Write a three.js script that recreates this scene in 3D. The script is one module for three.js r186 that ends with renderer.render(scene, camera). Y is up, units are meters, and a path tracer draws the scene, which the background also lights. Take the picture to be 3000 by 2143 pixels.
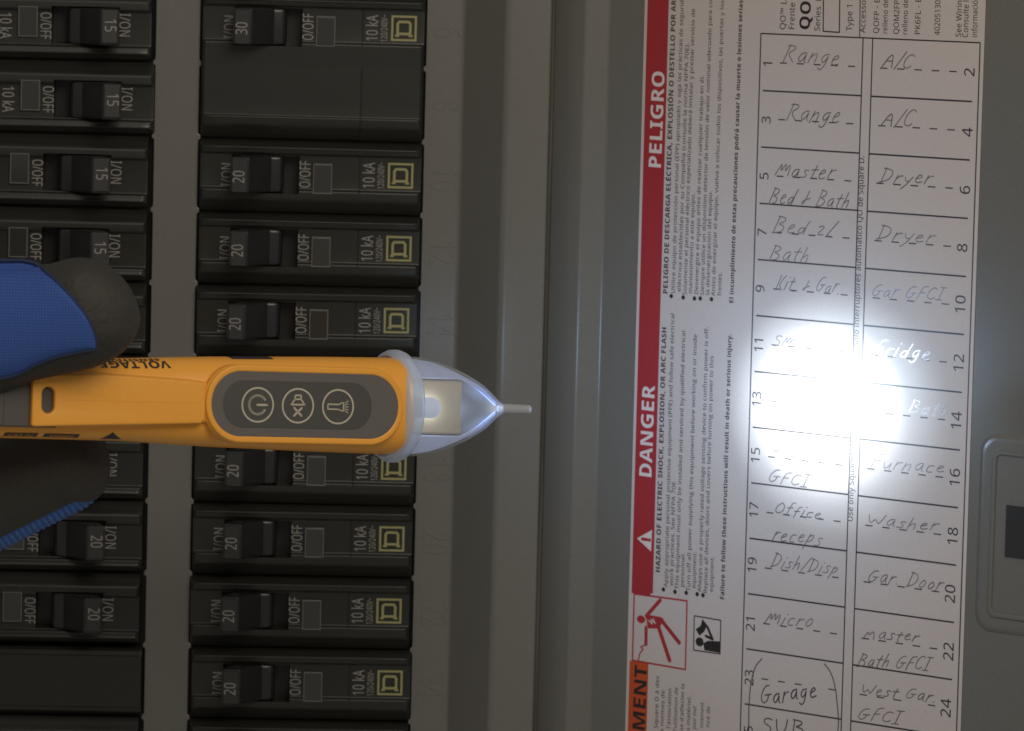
import * as THREE from 'three';
import { mergeGeometries, toCreasedNormals, mergeVertices } from 'three/addons/utils/BufferGeometryUtils.js';
import { RoundedBoxGeometry } from 'three/addons/geometries/RoundedBoxGeometry.js';
import { RectAreaLightUniformsLib } from 'three/addons/lights/RectAreaLightUniformsLib.js';
import { FontLoader } from 'three/addons/loaders/FontLoader.js';

// ------------------------------------------------------------------ camera, light, exposure
// All building lengths below are millimetres; mesh() and place() turn them into metres.
// Panel front = plane z 0, y up. The camera was found from the breaker pitch (19.05 mm) and the label's ruled rows.
const MM = 0.001;
const scene = new THREE.Scene();
const FPX = 13200.54;                                         // focal length in photograph pixels (3000 x 2143)
const ROT = [[0.9987479654, 0.0256013069, 0.0429776059], [-0.0212055024, 0.9947824307, -0.0997909929], [-0.0453081471, 0.0987546894, 0.9940798173]];
const EYE = new THREE.Vector3(-52.7444, 105.9871, 1168.8426);
const camera = new THREE.PerspectiveCamera(2 * Math.atan(1071.5 / FPX) * 180 / Math.PI, 3000 / 2143, 0.05, 10);
camera.position.copy(EYE).multiplyScalar(MM);
camera.quaternion.setFromRotationMatrix(new THREE.Matrix4().set(
  ROT[0][0], ROT[1][0], ROT[2][0], 0, ROT[0][1], ROT[1][1], ROT[2][1], 0, ROT[0][2], ROT[1][2], ROT[2][2], 0, 0, 0, 0, 1));
camera.focus = 1.078; camera.userData.fStop = 36;
scene.background = new THREE.Color().setRGB(0.20, 0.186, 0.165);   // dim bounced light of the room behind the camera
const renderer = new THREE.WebGLRenderer({ antialias: true });
renderer.toneMapping = THREE.LinearToneMapping;
renderer.toneMappingExposure = 1;
renderer.shadowMap.enabled = true;
RectAreaLightUniformsLib.init();
const roomLamp = new THREE.RectAreaLight(new THREE.Color().setRGB(1, 0.91, 0.77), 5.6, 0.42, 0.32);   // work lamp above and to the right of the panel
roomLamp.position.set(0.16, 0.40, 0.68); roomLamp.lookAt(-0.03, 0.0, 0.06);
scene.add(roomLamp);

// ------------------------------------------------------------------ pixel of the photograph -> point on a known surface
function ray(px, py) {
  const a = (px - 1500) / FPX, b = -(py - 1071.5) / FPX, c = -1;
  return new THREE.Vector3(ROT[0][0] * a + ROT[1][0] * b + ROT[2][0] * c, ROT[0][1] * a + ROT[1][1] * b + ROT[2][1] * c, ROT[0][2] * a + ROT[1][2] * b + ROT[2][2] * c);
}
function onZ(px, py, z) { const d = ray(px, py); return EYE.clone().addScaledVector(d, (z - EYE.z) / d.z); }
const PHI = 0.73282286;                                       // the door stands open by 138 degrees: 42 degrees in front of the panel plane
const DO = new THREE.Vector3(8.011, 0, 1.9972), DU = new THREE.Vector3(Math.cos(PHI), 0.0017, Math.sin(PHI)).normalize(), DN = new THREE.Vector3(-Math.sin(PHI), 0, Math.cos(PHI)), DV = DN.clone().cross(DU);
function onDoor(px, py) {                                     // -> [u, v] millimetres along and up the door
  const d = ray(px, py), s = DO.clone().sub(EYE).dot(DN) / d.dot(DN), p = EYE.clone().addScaledVector(d, s).sub(DO);
  return [p.dot(DU), p.dot(DV)];
}

// ------------------------------------------------------------------ helpers
let seed = 7; const rnd = () => { seed = (seed * 1664525 + 1013904223) >>> 0; return seed / 4294967296; };
const taken = {};
const numbered = (n) => { const k = taken[n] = (taken[n] ?? -1) + 1; return k ? n + '_' + String(k).padStart(3, '0') : n; };
function mesh(name, g, m, parent) {
  if (!g.userData.inMetres) { g.scale(MM, MM, MM); g.userData.inMetres = true; }
  const o = new THREE.Mesh(g, m); o.name = name; o.castShadow = o.receiveShadow = true;
  if (parent) parent.add(o); else scene.add(o);
  return o;
}
function thing(name, label, category, group) {
  const o = new THREE.Group(); o.name = numbered(name); o.userData = { label, category }; if (group) o.userData.group = group;
  scene.add(o); return o;
}
const place = (o, x, y, z) => { o.position.set(x * MM, y * MM, z * MM); return o; };
const rgb = (r, g, b) => new THREE.Color().setRGB(r, g, b);
const std = (c, rough, more) => new THREE.MeshPhysicalMaterial({ color: rgb(...c), roughness: rough, side: THREE.DoubleSide, ...more });
function noiseTexture(size, layers, lo, hi, srgb) {           // layered value noise that tiles
  const acc = new Float32Array(size * size);
  for (const [cells, amp] of layers) {
    const g = new Float32Array(cells * cells).map(() => rnd());
    for (let y = 0; y < size; y++) for (let x = 0; x < size; x++) {
      const fx = x / size * cells, fy = y / size * cells, ix = Math.floor(fx), iy = Math.floor(fy);
      let a = fx - ix, b = fy - iy; a = a * a * (3 - 2 * a); b = b * b * (3 - 2 * b);
      const v = (i, j) => g[((iy + j) % cells) * cells + (ix + i) % cells];
      acc[y * size + x] += amp * ((v(0, 0) * (1 - a) + v(1, 0) * a) * (1 - b) + (v(0, 1) * (1 - a) + v(1, 1) * a) * b);
    }
  }
  let mn = 1e9, mx = -1e9; for (const v of acc) { mn = Math.min(mn, v); mx = Math.max(mx, v); }
  const d = new Uint8Array(size * size * 4);
  acc.forEach((v, i) => { const q = lo + (hi - lo) * (v - mn) / (mx - mn); d[i * 4] = d[i * 4 + 1] = d[i * 4 + 2] = q; d[i * 4 + 3] = 255; });
  const t = new THREE.DataTexture(d, size, size); t.wrapS = t.wrapT = THREE.RepeatWrapping; t.magFilter = THREE.LinearFilter; t.minFilter = THREE.LinearMipmapLinearFilter; t.generateMipmaps = true;
  if (srgb) t.colorSpace = THREE.SRGBColorSpace; t.needsUpdate = true; return t;
}
const rep = (t, k) => { const c = t.clone(); c.repeat.set(k, k); c.needsUpdate = true; return c; };
const peel = noiseTexture(512, [[64, 1], [160, 0.7], [256, 0.6]], 90, 165);
const mottle = noiseTexture(512, [[6, 0.5], [24, 0.5], [256, 1.4], [512, 1.6]], 205, 255, true);
function marked(size, base, spread, specks, lines, tone) {       // grain plus separate dust specks and short scratches
  const c = document.createElement('canvas'); c.width = c.height = size; const x = c.getContext('2d'); x.fillStyle = `rgb(${base},${base},${base})`; x.fillRect(0, 0, size, size);
  for (let i = 0; i < specks; i++) { const v = tone(), px = rnd() * size, py = rnd() * size; x.fillStyle = `rgba(${v},${v},${v - 6},${0.25 + 0.5 * rnd()})`; x.beginPath(); x.ellipse(px, py, 0.5 + rnd() * 1.3, 0.5 + rnd() * 0.8, rnd() * 3, 0, 7); x.fill(); }
  for (let i = 0; i < lines; i++) { const v = tone(), px = rnd() * size, py = rnd() * size, a = rnd() * 6.3, l = 6 + rnd() * 34; x.strokeStyle = `rgba(${v},${v},${v - 6},${0.2 + 0.35 * rnd()})`; x.lineWidth = 0.5 + rnd() * 0.7; x.beginPath(); x.moveTo(px, py); x.lineTo(px + l * Math.cos(a), py + l * Math.sin(a)); x.stroke(); }
  const im = x.getImageData(0, 0, size, size), d = im.data; for (let i = 0; i < d.length; i += 4) { const n = (rnd() + rnd() + rnd() - 1.5) * spread; d[i] += n; d[i + 1] += n; d[i + 2] += n; } x.putImageData(im, 0, 0);
  const t = new THREE.CanvasTexture(c); t.wrapS = t.wrapT = THREE.RepeatWrapping; t.colorSpace = THREE.SRGBColorSpace; return t;
}
const handled = marked(1024, 244, 14, 240, 120, () => 190 + 40 * rnd()), wear = marked(1024, 232, 34, 420, 90, () => rnd() < 0.5 ? 150 : 255), scuff = marked(1024, 176, 30, 900, 130, () => 215 + 40 * rnd());
function planarUV(g, ax = 'x', ay = 'y') {
  const p = g.attributes.position, n = p.count, uv = new Float32Array(n * 2), get = { x: (i) => p.getX(i), y: (i) => p.getY(i), z: (i) => p.getZ(i) };
  for (let i = 0; i < n; i++) { uv[2 * i] = get[ax](i); uv[2 * i + 1] = get[ay](i); }
  g.setAttribute('uv', new THREE.BufferAttribute(uv, 2)); return g;
}
function sweepY(pts, y0, y1, crease = 0.5, rows = 1) {        // closed profile [[x, z], ...] run along y, with end caps
  const n = pts.length, pos = [], uv = [];
  let arc = 0;
  for (let i = 0; i < n; i++) {
    const a = pts[i], b = pts[(i + 1) % n], l = Math.hypot(b[0] - a[0], b[1] - a[1]);
    for (let r = 0; r < rows; r++) {
      const ya = y0 + (y1 - y0) * r / rows, yb = y0 + (y1 - y0) * (r + 1) / rows;
      const q = [[a, ya, arc], [b, ya, arc + l], [b, yb, arc + l], [a, ya, arc], [b, yb, arc + l], [a, yb, arc]];
      for (const [p, y, s] of q) { pos.push(p[0], y, p[1]); uv.push(s, y); }
    }
    arc += l;
  }
  const tri = THREE.ShapeUtils.triangulateShape(pts.map((p) => new THREE.Vector2(p[0], p[1])), []);
  for (const y of [y0, y1]) for (const t of tri) for (const k of t) { pos.push(pts[k][0], y, pts[k][1]); uv.push(pts[k][0], pts[k][1]); }
  const g = new THREE.BufferGeometry();
  g.setAttribute('position', new THREE.Float32BufferAttribute(pos, 3)); g.setAttribute('uv', new THREE.Float32BufferAttribute(uv, 2));
  return toCreasedNormals(g, crease);
}
function arcPts(cx, cz, r, a0, a1, n) { return Array.from({ length: n + 1 }, (_, i) => { const a = a0 + (a1 - a0) * i / n; return [cx + r * Math.cos(a), cz + r * Math.sin(a)]; }); }
function grid(xs, ys, f, crease = 0.45) {                     // surface x, y -> z (f may also return [x, y, z])
  const pos = [], uv = [], idx = [];
  for (const y of ys) for (const x of xs) { const z = f(x, y); Array.isArray(z) ? pos.push(...z) : pos.push(x, y, z); uv.push(x, y); }
  const w = xs.length;
  for (let j = 0; j + 1 < ys.length; j++) for (let i = 0; i + 1 < w; i++) { const a = j * w + i; idx.push(a, a + 1, a + w + 1, a, a + w + 1, a + w); }
  const g = new THREE.BufferGeometry();
  g.setAttribute('position', new THREE.Float32BufferAttribute(pos, 3)); g.setAttribute('uv', new THREE.Float32BufferAttribute(uv, 2)); g.setIndex(idx);
  return toCreasedNormals(g.toNonIndexed(), crease);
}
const range = (a, b, n) => Array.from({ length: n + 1 }, (_, i) => a + (b - a) * i / n);
function stroke(pts, w) {                                     // flat line of width w through pts, round joints
  const gs = [];
  pts.forEach((p, i) => {
    const c = new THREE.CircleGeometry(w / 2, 10); c.translate(p[0], p[1], 0); gs.push(c);
    const q = pts[i + 1]; if (!q) return;
    const l = Math.hypot(q[0] - p[0], q[1] - p[1]), r = new THREE.PlaneGeometry(l, w);
    r.rotateZ(Math.atan2(q[1] - p[1], q[0] - p[0])); r.translate((p[0] + q[0]) / 2, (p[1] + q[1]) / 2, 0); gs.push(r);
  });
  return mergeGeometries(gs);
}
const fonts = { bold: await new FontLoader().loadAsync('fonts/droid/droid_sans_bold.typeface.json'), regular: await new FontLoader().loadAsync('fonts/droid/droid_sans_regular.typeface.json') };
function textFlat(s, cap, width, face = 'regular', depth = 0) {   // letters: baseline from 0,0 along +x, capitals cap high, run width long (0: natural)
  const size = cap / 0.714, sh = fonts[face].generateShapes(s, size);
  const g = depth ? new THREE.ExtrudeGeometry(sh, { depth, bevelEnabled: true, bevelSize: 0.1, bevelThickness: 0.16, bevelSegments: 3, curveSegments: 4 }) : new THREE.ShapeGeometry(sh, 4);
  g.computeBoundingBox();
  const b = g.boundingBox; g.translate(-b.min.x, 0, 0); if (width) g.scale(width / (b.max.x - b.min.x), 1, 1);
  return g;
}

// ------------------------------------------------------------------ materials
const M = {
  paint: std([0.184, 0.180, 0.164], 0.3, { map: rep(wear, 1 / 60), bumpMap: rep(peel, 1 / 26), bumpScale: 0.00004 }),
  black: std([0.039, 0.0388, 0.031], 0.34, { map: rep(scuff, 1 / 70), bumpMap: rep(peel, 1 / 14), bumpScale: 0.00003 }),
  handle: std([0.018, 0.018, 0.019], 0.26, { bumpMap: rep(peel, 1 / 12), bumpScale: 0.00003 }),
  lens: std([0.034, 0.034, 0.032], 0.16, { clearcoat: 0.6, clearcoatRoughness: 0.1 }),
  handleFace: std([0.027, 0.027, 0.026], 0.5, { bumpMap: rep(peel, 1 / 8), bumpScale: 0.00004 }),
  rim: std([0.13, 0.13, 0.12], 0.25),
  print: std([0.26, 0.25, 0.235], 0.6),
  emblem: std([0.29, 0.275, 0.12], 0.6),
  hollow: std([0.022, 0.022, 0.022], 0.8),
  orange: std([0.93, 0.42, 0.06], 0.36, { map: rep(handled, 1 / 46), bumpMap: rep(peel, 1 / 10), bumpScale: 0.00003, specularIntensity: 0.7 }),
  padGrey: std([0.125, 0.115, 0.108], 0.55, { map: rep(handled, 1 / 30), bumpMap: rep(peel, 1 / 8), bumpScale: 0.00003 }),
  padDark: std([0.062, 0.058, 0.055], 0.5, { bumpMap: rep(peel, 1 / 8), bumpScale: 0.00003 }),
  icon: std([0.47, 0.43, 0.35], 0.6),
  darkPlastic: std([0.075, 0.068, 0.062], 0.5, { bumpMap: rep(peel, 1 / 9), bumpScale: 0.00003 }),
  ink: std([0.025, 0.022, 0.02], 0.6),
  clear: std([0.84, 0.87, 0.93], 0.14, { transmission: 0.84, thickness: 0, ior: 1.6 }),
  guide: std([0.60, 0.68, 0.90], 0.2, { transmission: 0.3, thickness: 0, clearcoat: 0.8, clearcoatRoughness: 0.1 }),
  collar: std([0.76, 0.85, 1], 0.35, { transmission: 0.58, thickness: 0, ior: 1.5 }),
  core: std([0.44, 0.37, 0.25], 0.5),
  rod: std([0.55, 0.54, 0.54], 0.2, { transmission: 0.45, thickness: 0, clearcoat: 0.5, clearcoatRoughness: 0.1 }),
};

// ------------------------------------------------------------------ electrical panel: cover, trim, door
const PITCH = 19.05, rowY = (k) => (4 - k) * PITCH;           // centre of breaker row k
const XL = -93.74, XM = -82.34, XR = -23.72;                  // the strip between the columns; outer end of the right openings
const panel = thing('electrical_panel', 'taupe grey metal electrical panel with its door open, full of black breakers', 'electrical panel');
{
  const parts = [];
  const strip = new THREE.Shape(), nub = (x, dir, k) => { const y = (3.5 - k) * PITCH; return [[x, y + 0.9], [x + dir * 0.55, y + 0.45], [x + dir * 0.6, y - 0.45], [x, y - 0.9]]; };
  const side = (x, dir) => { const a = []; for (let k = -3; k <= 11; k++) a.push(...nub(x, dir, k)); return a; };
  const poly = [[XL, 140], ...side(XL, -1), [XL, -140], [XM, -140], ...side(XM, 1).reverse(), [XM, 140]];
  poly.forEach((p, i) => i ? strip.lineTo(...p) : strip.moveTo(...p));
  const eo = { depth: 1.2, bevelEnabled: true, bevelSize: 0.18, bevelOffset: -0.18, bevelThickness: 0.18, bevelSegments: 2 };
  parts.push(new THREE.ExtrudeGeometry(strip, eo).translate(0, 0, -1.38));
  const edge = new THREE.Shape(); [[XR, 140], ...side(XR, -1), [XR, -140], [-16.5, -140], [-16.5, 140]].forEach((p, i) => i ? edge.lineTo(...p) : edge.moveTo(...p));
  parts.push(new THREE.ExtrudeGeometry(edge, { depth: 1.2, bevelEnabled: false }).translate(0, 0, -1.2));
  parts.forEach((g) => planarUV(g));
  const rise = 0.93;                                          // the steep side of the raised frame, 53 degrees
  const prof = [[-16.5, 0], [-15.0, 0], ...arcPts(-15.0, 1.6, 1.6, -Math.PI / 2, -Math.PI / 2 + rise, 5),
    ...arcPts(-2.2, 11.4, 2.6, Math.PI / 2 + rise, Math.PI / 2, 9), [7.1, 14], ...arcPts(7.1, 13.3, 0.7, Math.PI / 2, 0, 4), [7.8, -4], [6.6, -4], [6.6, 12.8], [-2.0, 12.8], [-3.3, 12.2], [-12.8, -1.2], [-16.5, -1.2]];
  parts.push(sweepY(prof, -140, 140, 0.6));
  mesh('cover', mergeGeometries(parts.map((g) => { const c = g.index ? g.toNonIndexed() : g; for (const k of Object.keys(c.attributes)) if (!['position', 'normal', 'uv'].includes(k)) c.deleteAttribute(k); return c; })), M.paint, panel);
  mesh('interior_pan', new THREE.BoxGeometry(190, 280, 2).translate(-80, 0, -6.4), M.black, panel);
  // raised circuit numbers beside the right-hand breakers
  for (let k = 0; k <= 9; k++) {
    const g = textFlat(String(6 + 2 * k), 4.9, k > 1 ? 6.2 : 2.8, 'regular', 0.02); g.computeBoundingBox(); g.translate(-g.boundingBox.max.x / 2, 0, 0);
    g.rotateZ(-Math.PI / 2); g.translate(-21.6, rowY(k) + 0.1, -0.07); planarUV(g);
    mesh('raised_number', g, M.paint, panel);
  }
}
const DOOR_TOP = 130, DOOR_BOT = -130;
const dx = (u, w = 0) => [DO.x + u * Math.cos(PHI) - w * Math.sin(PHI), DO.z + u * Math.sin(PHI) + w * Math.cos(PHI)];
const door = new THREE.Group(); door.name = 'door'; panel.add(door);
door.userData.label = 'open panel door with circuit label, standing out at an angle';
{
  // sheet profile from the hinge: a sloping strip, a jog that faces forward, then the big flat face
  const c = Math.cos(PHI), s = Math.sin(PHI), face0 = dx(19.6), jz = face0[1];
  const front = [[9.15, jz - 7.0 * s / c]], r1 = 1.5, r2 = 1.5;
  const a1 = [16.35, jz];                                     // corner slope -> jog, convex
  front.push(...arcPts(a1[0] + r1 * Math.tan(PHI / 2) * 1, jz - r1, r1, Math.PI / 2 + PHI, Math.PI / 2, 8));
  const k2 = face0[0];
  front.push(...arcPts(k2 - r2 * Math.tan(PHI / 2), jz + r2, r2, -Math.PI / 2, -Math.PI / 2 + PHI, 8));
  front.push(dx(190));
  front[0] = [9.15, front[1][1] - (front[1][0] - 9.15) * s / c];
  const back = front.map(([x, z]) => [x + 1.1 * s, z - 1.1 * c]).reverse();
  mesh('door_sheet', sweepY([...front, ...back], DOOR_BOT, DOOR_TOP, 0.5), M.paint, door);
  const hinge = new THREE.CylinderGeometry(1.3, 1.3, 260, 16); hinge.translate(9.2, 0, 6.6);
  mesh('hinge', hinge, M.paint, door);
}
const doorFrame = new THREE.Matrix4().makeBasis(DU, DV, DN).setPosition(DO.clone());
function onDoorMesh(name, g, m, parent) { g.applyMatrix4(doorFrame); return mesh(name, g, m, parent); }
{
  // latch: a raised plate with rounded corners and a dark slot for the catch
  const rr = (x0, y0, x1, y1, r) => { const s = new THREE.Shape(); s.moveTo(x0 + r, y0); s.lineTo(x1 - r, y0); s.absarc(x1 - r, y0 + r, r, -Math.PI / 2, 0); s.lineTo(x1, y1 - r); s.absarc(x1 - r, y1 - r, r, 0, Math.PI / 2); s.lineTo(x0 + r, y1); s.absarc(x0 + r, y1 - r, r, Math.PI / 2, Math.PI); s.lineTo(x0, y0 + r); s.absarc(x0 + r, y0 + r, r, Math.PI, 1.5 * Math.PI); return s; };
  const lower = rr(139.2, -61.2, 182, -16.6, 3);
  const hole = new THREE.Path(); [[145.8, -44.2], [145.8, -31.6], [160, -31.6], [160, -44.2]].forEach((p, i) => i ? hole.lineTo(...p) : hole.moveTo(...p)); lower.holes.push(hole);
  const plate = new THREE.ExtrudeGeometry(lower, { depth: 0.2, bevelEnabled: true, bevelSize: 2.6, bevelThickness: 2.0, bevelSegments: 5, curveSegments: 10 });
  // the holes grow with the bevel too, so keep the slot straight by covering it with its own dark pocket
  plate.translate(0, 0, -1.6);
  const pl = onDoorMesh('latch_plate', planarUV(plate), M.paint, door);
  const rim = new THREE.ExtrudeGeometry((() => { const o = rr(141.6, -59.0, 180, -18.8, 2); const h = rr(142.3, -58.3, 179.3, -19.5, 1.6); o.holes.push(h); return o; })(), { depth: 0.25, bevelEnabled: true, bevelSize: 0.15, bevelThickness: 0.15, bevelSegments: 2 });
  rim.translate(0, 0, 0.55); onDoorMesh('latch_bead', planarUV(rim), M.paint, door);
  const slot = new THREE.BoxGeometry(14.2, 12.6, 0.6); slot.translate(152.9, -37.9, 0.5);
  onDoorMesh('latch_slot', slot, M.hollow, door);
}

// ------------------------------------------------------------------ the printed and hand-filled label on the door
const LAB = { u0: 31.1, u1: 134.4, v0: -112, v1: 112, k: 9 };
{
  const W = Math.round((LAB.u1 - LAB.u0) * LAB.k), H = Math.round((LAB.v1 - LAB.v0) * LAB.k);
  const make = (bg) => { const c = document.createElement('canvas'); c.width = W; c.height = H; const x = c.getContext('2d'); x.fillStyle = bg; x.fillRect(0, 0, W, H); x.setTransform(LAB.k, 0, 0, LAB.k, -LAB.u0 * LAB.k, LAB.v1 * LAB.k); x.scale(1, 1); return [c, x]; };
  const [colour, X] = make('rgb(203,192,187)'), [gloss, G] = make('rgb(0,112,0)');      // gloss: green roughness, blue metalness
  const pt = (p) => { const [u, v] = onDoor(p[0], p[1]); return [u, -v]; };
  const INK = 'rgb(34,30,32)', RED = 'rgb(166,42,49)', ORANGE = 'rgb(196,78,30)';
  const path = (ctx, ps, close) => { ctx.beginPath(); ps.forEach((p, i) => i ? ctx.lineTo(...pt(p)) : ctx.moveTo(...pt(p))); if (close) ctx.closePath(); };
  const fill = (ps, c) => { X.fillStyle = c; path(X, ps, true); X.fill(); };
  const line = (ps, w, c) => { X.strokeStyle = c; X.lineWidth = w; X.lineCap = 'butt'; X.lineJoin = 'round'; path(X, ps); X.stroke(); };
  const fat = (ps, w, c) => { X.strokeStyle = c; X.lineWidth = w; X.lineCap = X.lineJoin = 'round'; path(X, ps); X.stroke(); X.lineCap = 'butt'; };
  function text(s, a, b, cap, { bold = false, colour: c = INK, more = '' } = {}) {      // baseline from pixel a to pixel b; cap in mm
    const [x0, y0] = pt(a), [x1, y1] = pt(b), L = Math.hypot(x1 - x0, y1 - y0), size = cap / 0.714;
    X.save(); X.translate(x0, y0); X.rotate(Math.atan2(y1 - y0, x1 - x0));
    X.font = (bold ? 'bold ' : '') + '40px sans-serif'; const k = size / 40, w = X.measureText(s).width;
    X.scale(L / w, k); X.fillStyle = c; X.fillText(s + more, 0, 0); X.restore();
  }
  const dot = (p, r = 0.55) => { X.fillStyle = INK; X.beginPath(); X.arc(...pt(p), r, 0, 7); X.fill(); };
  // the headings
  fill([[1903, -200], [1961, -200], [1961, 0], [1942, 700], [1930, 1100], [1914, 1740], [1859.5, 1739], [1873, 1000], [1884, 700], [1903, 0]], RED);
  X.fillStyle = RED; X.fillRect(32, -112, 6.1, 112 - onDoor(1870, 1741)[1] - 0); 
  X.fillStyle = ORANGE; { const v = -onDoor(1856, 1938)[1]; X.fillRect(32, v, 6.1, 112 - v); }
  text('PELIGRO', [1938, 498], [1949, 207], 4.0, { bold: true, colour: 'rgb(222,212,208)' });
  text('DANGER', [1910, 1405], [1920, 1131], 4.0, { bold: true, colour: 'rgb(222,212,208)' });
  fill([[1867, 1578], [1912, 1553], [1909, 1617]], 'rgb(222,212,208)');
  fat([[1883, 1580], [1897, 1582]], 0.8, RED); fat([[1904, 1583], [1904.6, 1583]], 0.85, RED);
  text('MENT', [1890, 2148], [1897.5, 1953], 4.0, { bold: true });
  const small = 1.18, W1 = { bold: true };
  text('HAZARD OF ELECTRIC SHOCK, EXPLOSION, OR ARC FLASH', [1935, 1680], [1954, 958], 1.45, W1);
  const bl = (d, s, a, b, o) => { if (d) dot(d); text(s, a, b, small, o); };
  bl([1945, 1728], 'Apply appropriate personal protective equipment (PPE) and follow safe electrical', [1957, 1722], [1977.6, 918]);
  bl(0, 'work practices. See NFPA 70E', [1973, 1718], [1981, 1411]);
  bl([1979, 1735], 'This equipment must only be installed and serviced by qualified electrical', [1989, 1728], [2010, 969]);
  bl(0, 'personnel.', [2005, 1722], [2008, 1620]);
  bl([2012, 1738], 'Turn off all power supplying this equipment before working on or inside', [2023, 1734], [2043.5, 980]);
  bl(0, 'equipment.', [2039, 1726], [2042, 1617]);
  bl([2044, 1742], 'Always use a properly rated voltage sensing device to confirm power is off.', [2056, 1736], [2077, 958]);
  bl([2061, 1745], 'Replace all devices, doors and covers before turning on power to this', [2073, 1741], [2092, 1043]);
  bl(0, 'equipment.', [2090, 1736], [2093, 1631]);
  text('Failure to follow these instructions will result in death or serious injury.', [2123, 1759], [2145, 978], 1.3, W1);
  text('PELIGRO DE DESCARGA ELÉCTRICA, EXPLOSIÓN O DESTELLO POR AR', [1957, 863], [1982, 0], 1.45, { bold: true, more: 'CO' });
  bl([1968, 868], 'Utilice equipo de protección personal (EPP) apropiado y siga las prácticas de segurid', [1978, 861], [2004.7, 0], { more: 'ad' });
  bl(0, 'eléctrica establecidas por su Compañía (consulte la norma NFPA 70E).', [1996, 856], [2020, 125]);
  bl([2003, 872], 'Solamente el personal eléctrico especializado deberá instalar y prestar servicio de', [2013, 866], [2038, 25]);
  bl(0, 'mantenimiento a este equipo.', [2029, 861], [2037, 565]);
  bl([2036, 875], 'Desenergice el equipo antes de realizar cualquier trabajo en él.', [2046, 864], [2064, 220]);
  bl([2053, 875], 'Siempre utilice un dispositivo detector de tensión de valor nominal adecuado para co', [2064, 867], [2089, 0], { more: 'nfirmar' });
  bl(0, 'la desenergización del equipo.', [2079, 866], [2088, 558]);
  bl([2086, 877], 'Antes de energizar el equipo, vuelva a colocar todos los dispositivos, las puertas y los', [2096, 868], [2123, 0]);
  bl(0, 'frentes.', [2114, 868], [2116, 797]);
  text('El incumplimiento de estas precauciones podrá causar la muerte o lesiones serias', [2150, 890], [2178, 0], 1.3, { bold: true, more: '.' });
  for (const [s, a, b] of [['Square D à des', [1928, 2137], [1933, 1981]], ['x normes de', [1945, 2146], [1949, 2024]], ["l'association", [1965, 2137], [1969, 2018]], ["l'utilisation de", [1984, 2146], [1988, 2015]], ["ue d'affecter la", [2003, 2146], [2007, 2004]],
    ['u matériel.', [2022, 2146], [2026, 2040]], ['pour tout', [2040, 2139], [2042, 2070]], ['nnement', [2062, 2135], [2064, 2059]], ['nce de', [2080, 2133], [2082, 2070]]]) text(s, a, b, small);
  // the two pictograms
  const c5 = (x, y) => [1800 + x / 2.186, 1400 + y / 2.186], P5 = (...a) => a.map((q) => c5(...q));
  fill(P5([128, 745], [470, 790], [460, 1232], [116, 1172]), 'rgb(203,192,187)');
  line(P5([130, 745], [468, 790], [458, 1230], [118, 1170], [130, 745]), 0.42, RED);
  X.fillStyle = RED; X.beginPath(); X.ellipse(...pt(c5(174, 908)), 1.35, 1.0, 0, 0, 7); X.fill();
  fill(P5([203, 876], [300, 893], [318, 905], [292, 968], [208, 966]), RED);
  fat(P5([208, 886], [296, 786]), 1.0, RED); fat(P5([206, 960], [205, 1066]), 1.0, RED); fat(P5([305, 915], [418, 1058]), 1.1, RED); fat(P5([285, 955], [356, 1170]), 1.15, RED);
  fat(P5([199, 1072], [172, 1086], [186, 1100], [165, 1128], [158, 1166]), 0.35, RED);
  fat(P5([222, 915], [245, 938], [238, 908], [265, 935], [252, 905]), 0.35, 'rgb(203,192,187)'); line(P5([207, 905], [212, 960]), 0.25, 'rgb(203,192,187)');
  line(P5([515, 885], [685, 915], [680, 1130], [510, 1105], [515, 885]), 0.28, INK);
  X.fillStyle = INK; X.beginPath(); X.ellipse(...pt(c5(549, 1053)), 1.25, 1.15, 0, 0, 7); X.fill();
  fill(P5([573, 1062], [602, 1046], [680, 1050], [679, 1124], [580, 1106]), INK);
  fill(P5([524, 972], [556, 950], [567, 906], [597, 945], [580, 985], [548, 1012]), INK); fat(P5([598, 955], [632, 1036], [590, 1015]), 0.7, INK);
  // the directory: frame, centre strip, rows, circuit numbers, dashes
  const uOf = (p) => onDoor(...p)[0], ul = uOf([2231, 98]), ur = uOf([2874, 126]), um1 = uOf([2530.6, 116]), um2 = uOf([2558.6, 119.6]), vt = onDoor(2231, 98)[1];
  const seg = (u0, v0, u1, v1, w = 0.3) => { X.strokeStyle = INK; X.lineWidth = w; X.beginPath(); X.moveTo(u0, -v0); X.lineTo(u1, -v1); X.stroke(); };
  seg(ul, vt, ur, vt); for (const u of [ul, um1, um2, ur]) seg(u, vt, u, -112);
  for (let k = -1; k <= 13; k++) {
    const v = 64.77 - 14.081 * k; if (k >= 0) { seg(69.1, v, um1, v, 0.34); seg(um2, v, 131.5, v, 0.36); }
    const d0 = onDoor(2292, 351), d1 = onDoor(2491, 363), e0 = onDoor(2585.5, 369), e1 = onDoor(2788.5, 380.5);
    for (let j = 0; j < 5; j++) {
      const u = d0[0] + (d1[0] - d0[0]) * j / 4, vv = d0[1] - 14.081 * k, u2 = e0[0] + (e1[0] - e0[0]) * j / 4, v2 = e0[1] - 14.081 * k;
      if (k === 10 && j === 3) continue;
      seg(u - 1.05, vv, u + 1.05, vv, 0.26); seg(u2 - 1.1, v2, u2 + 1.1, v2, 0.26);
    }
  }
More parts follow.
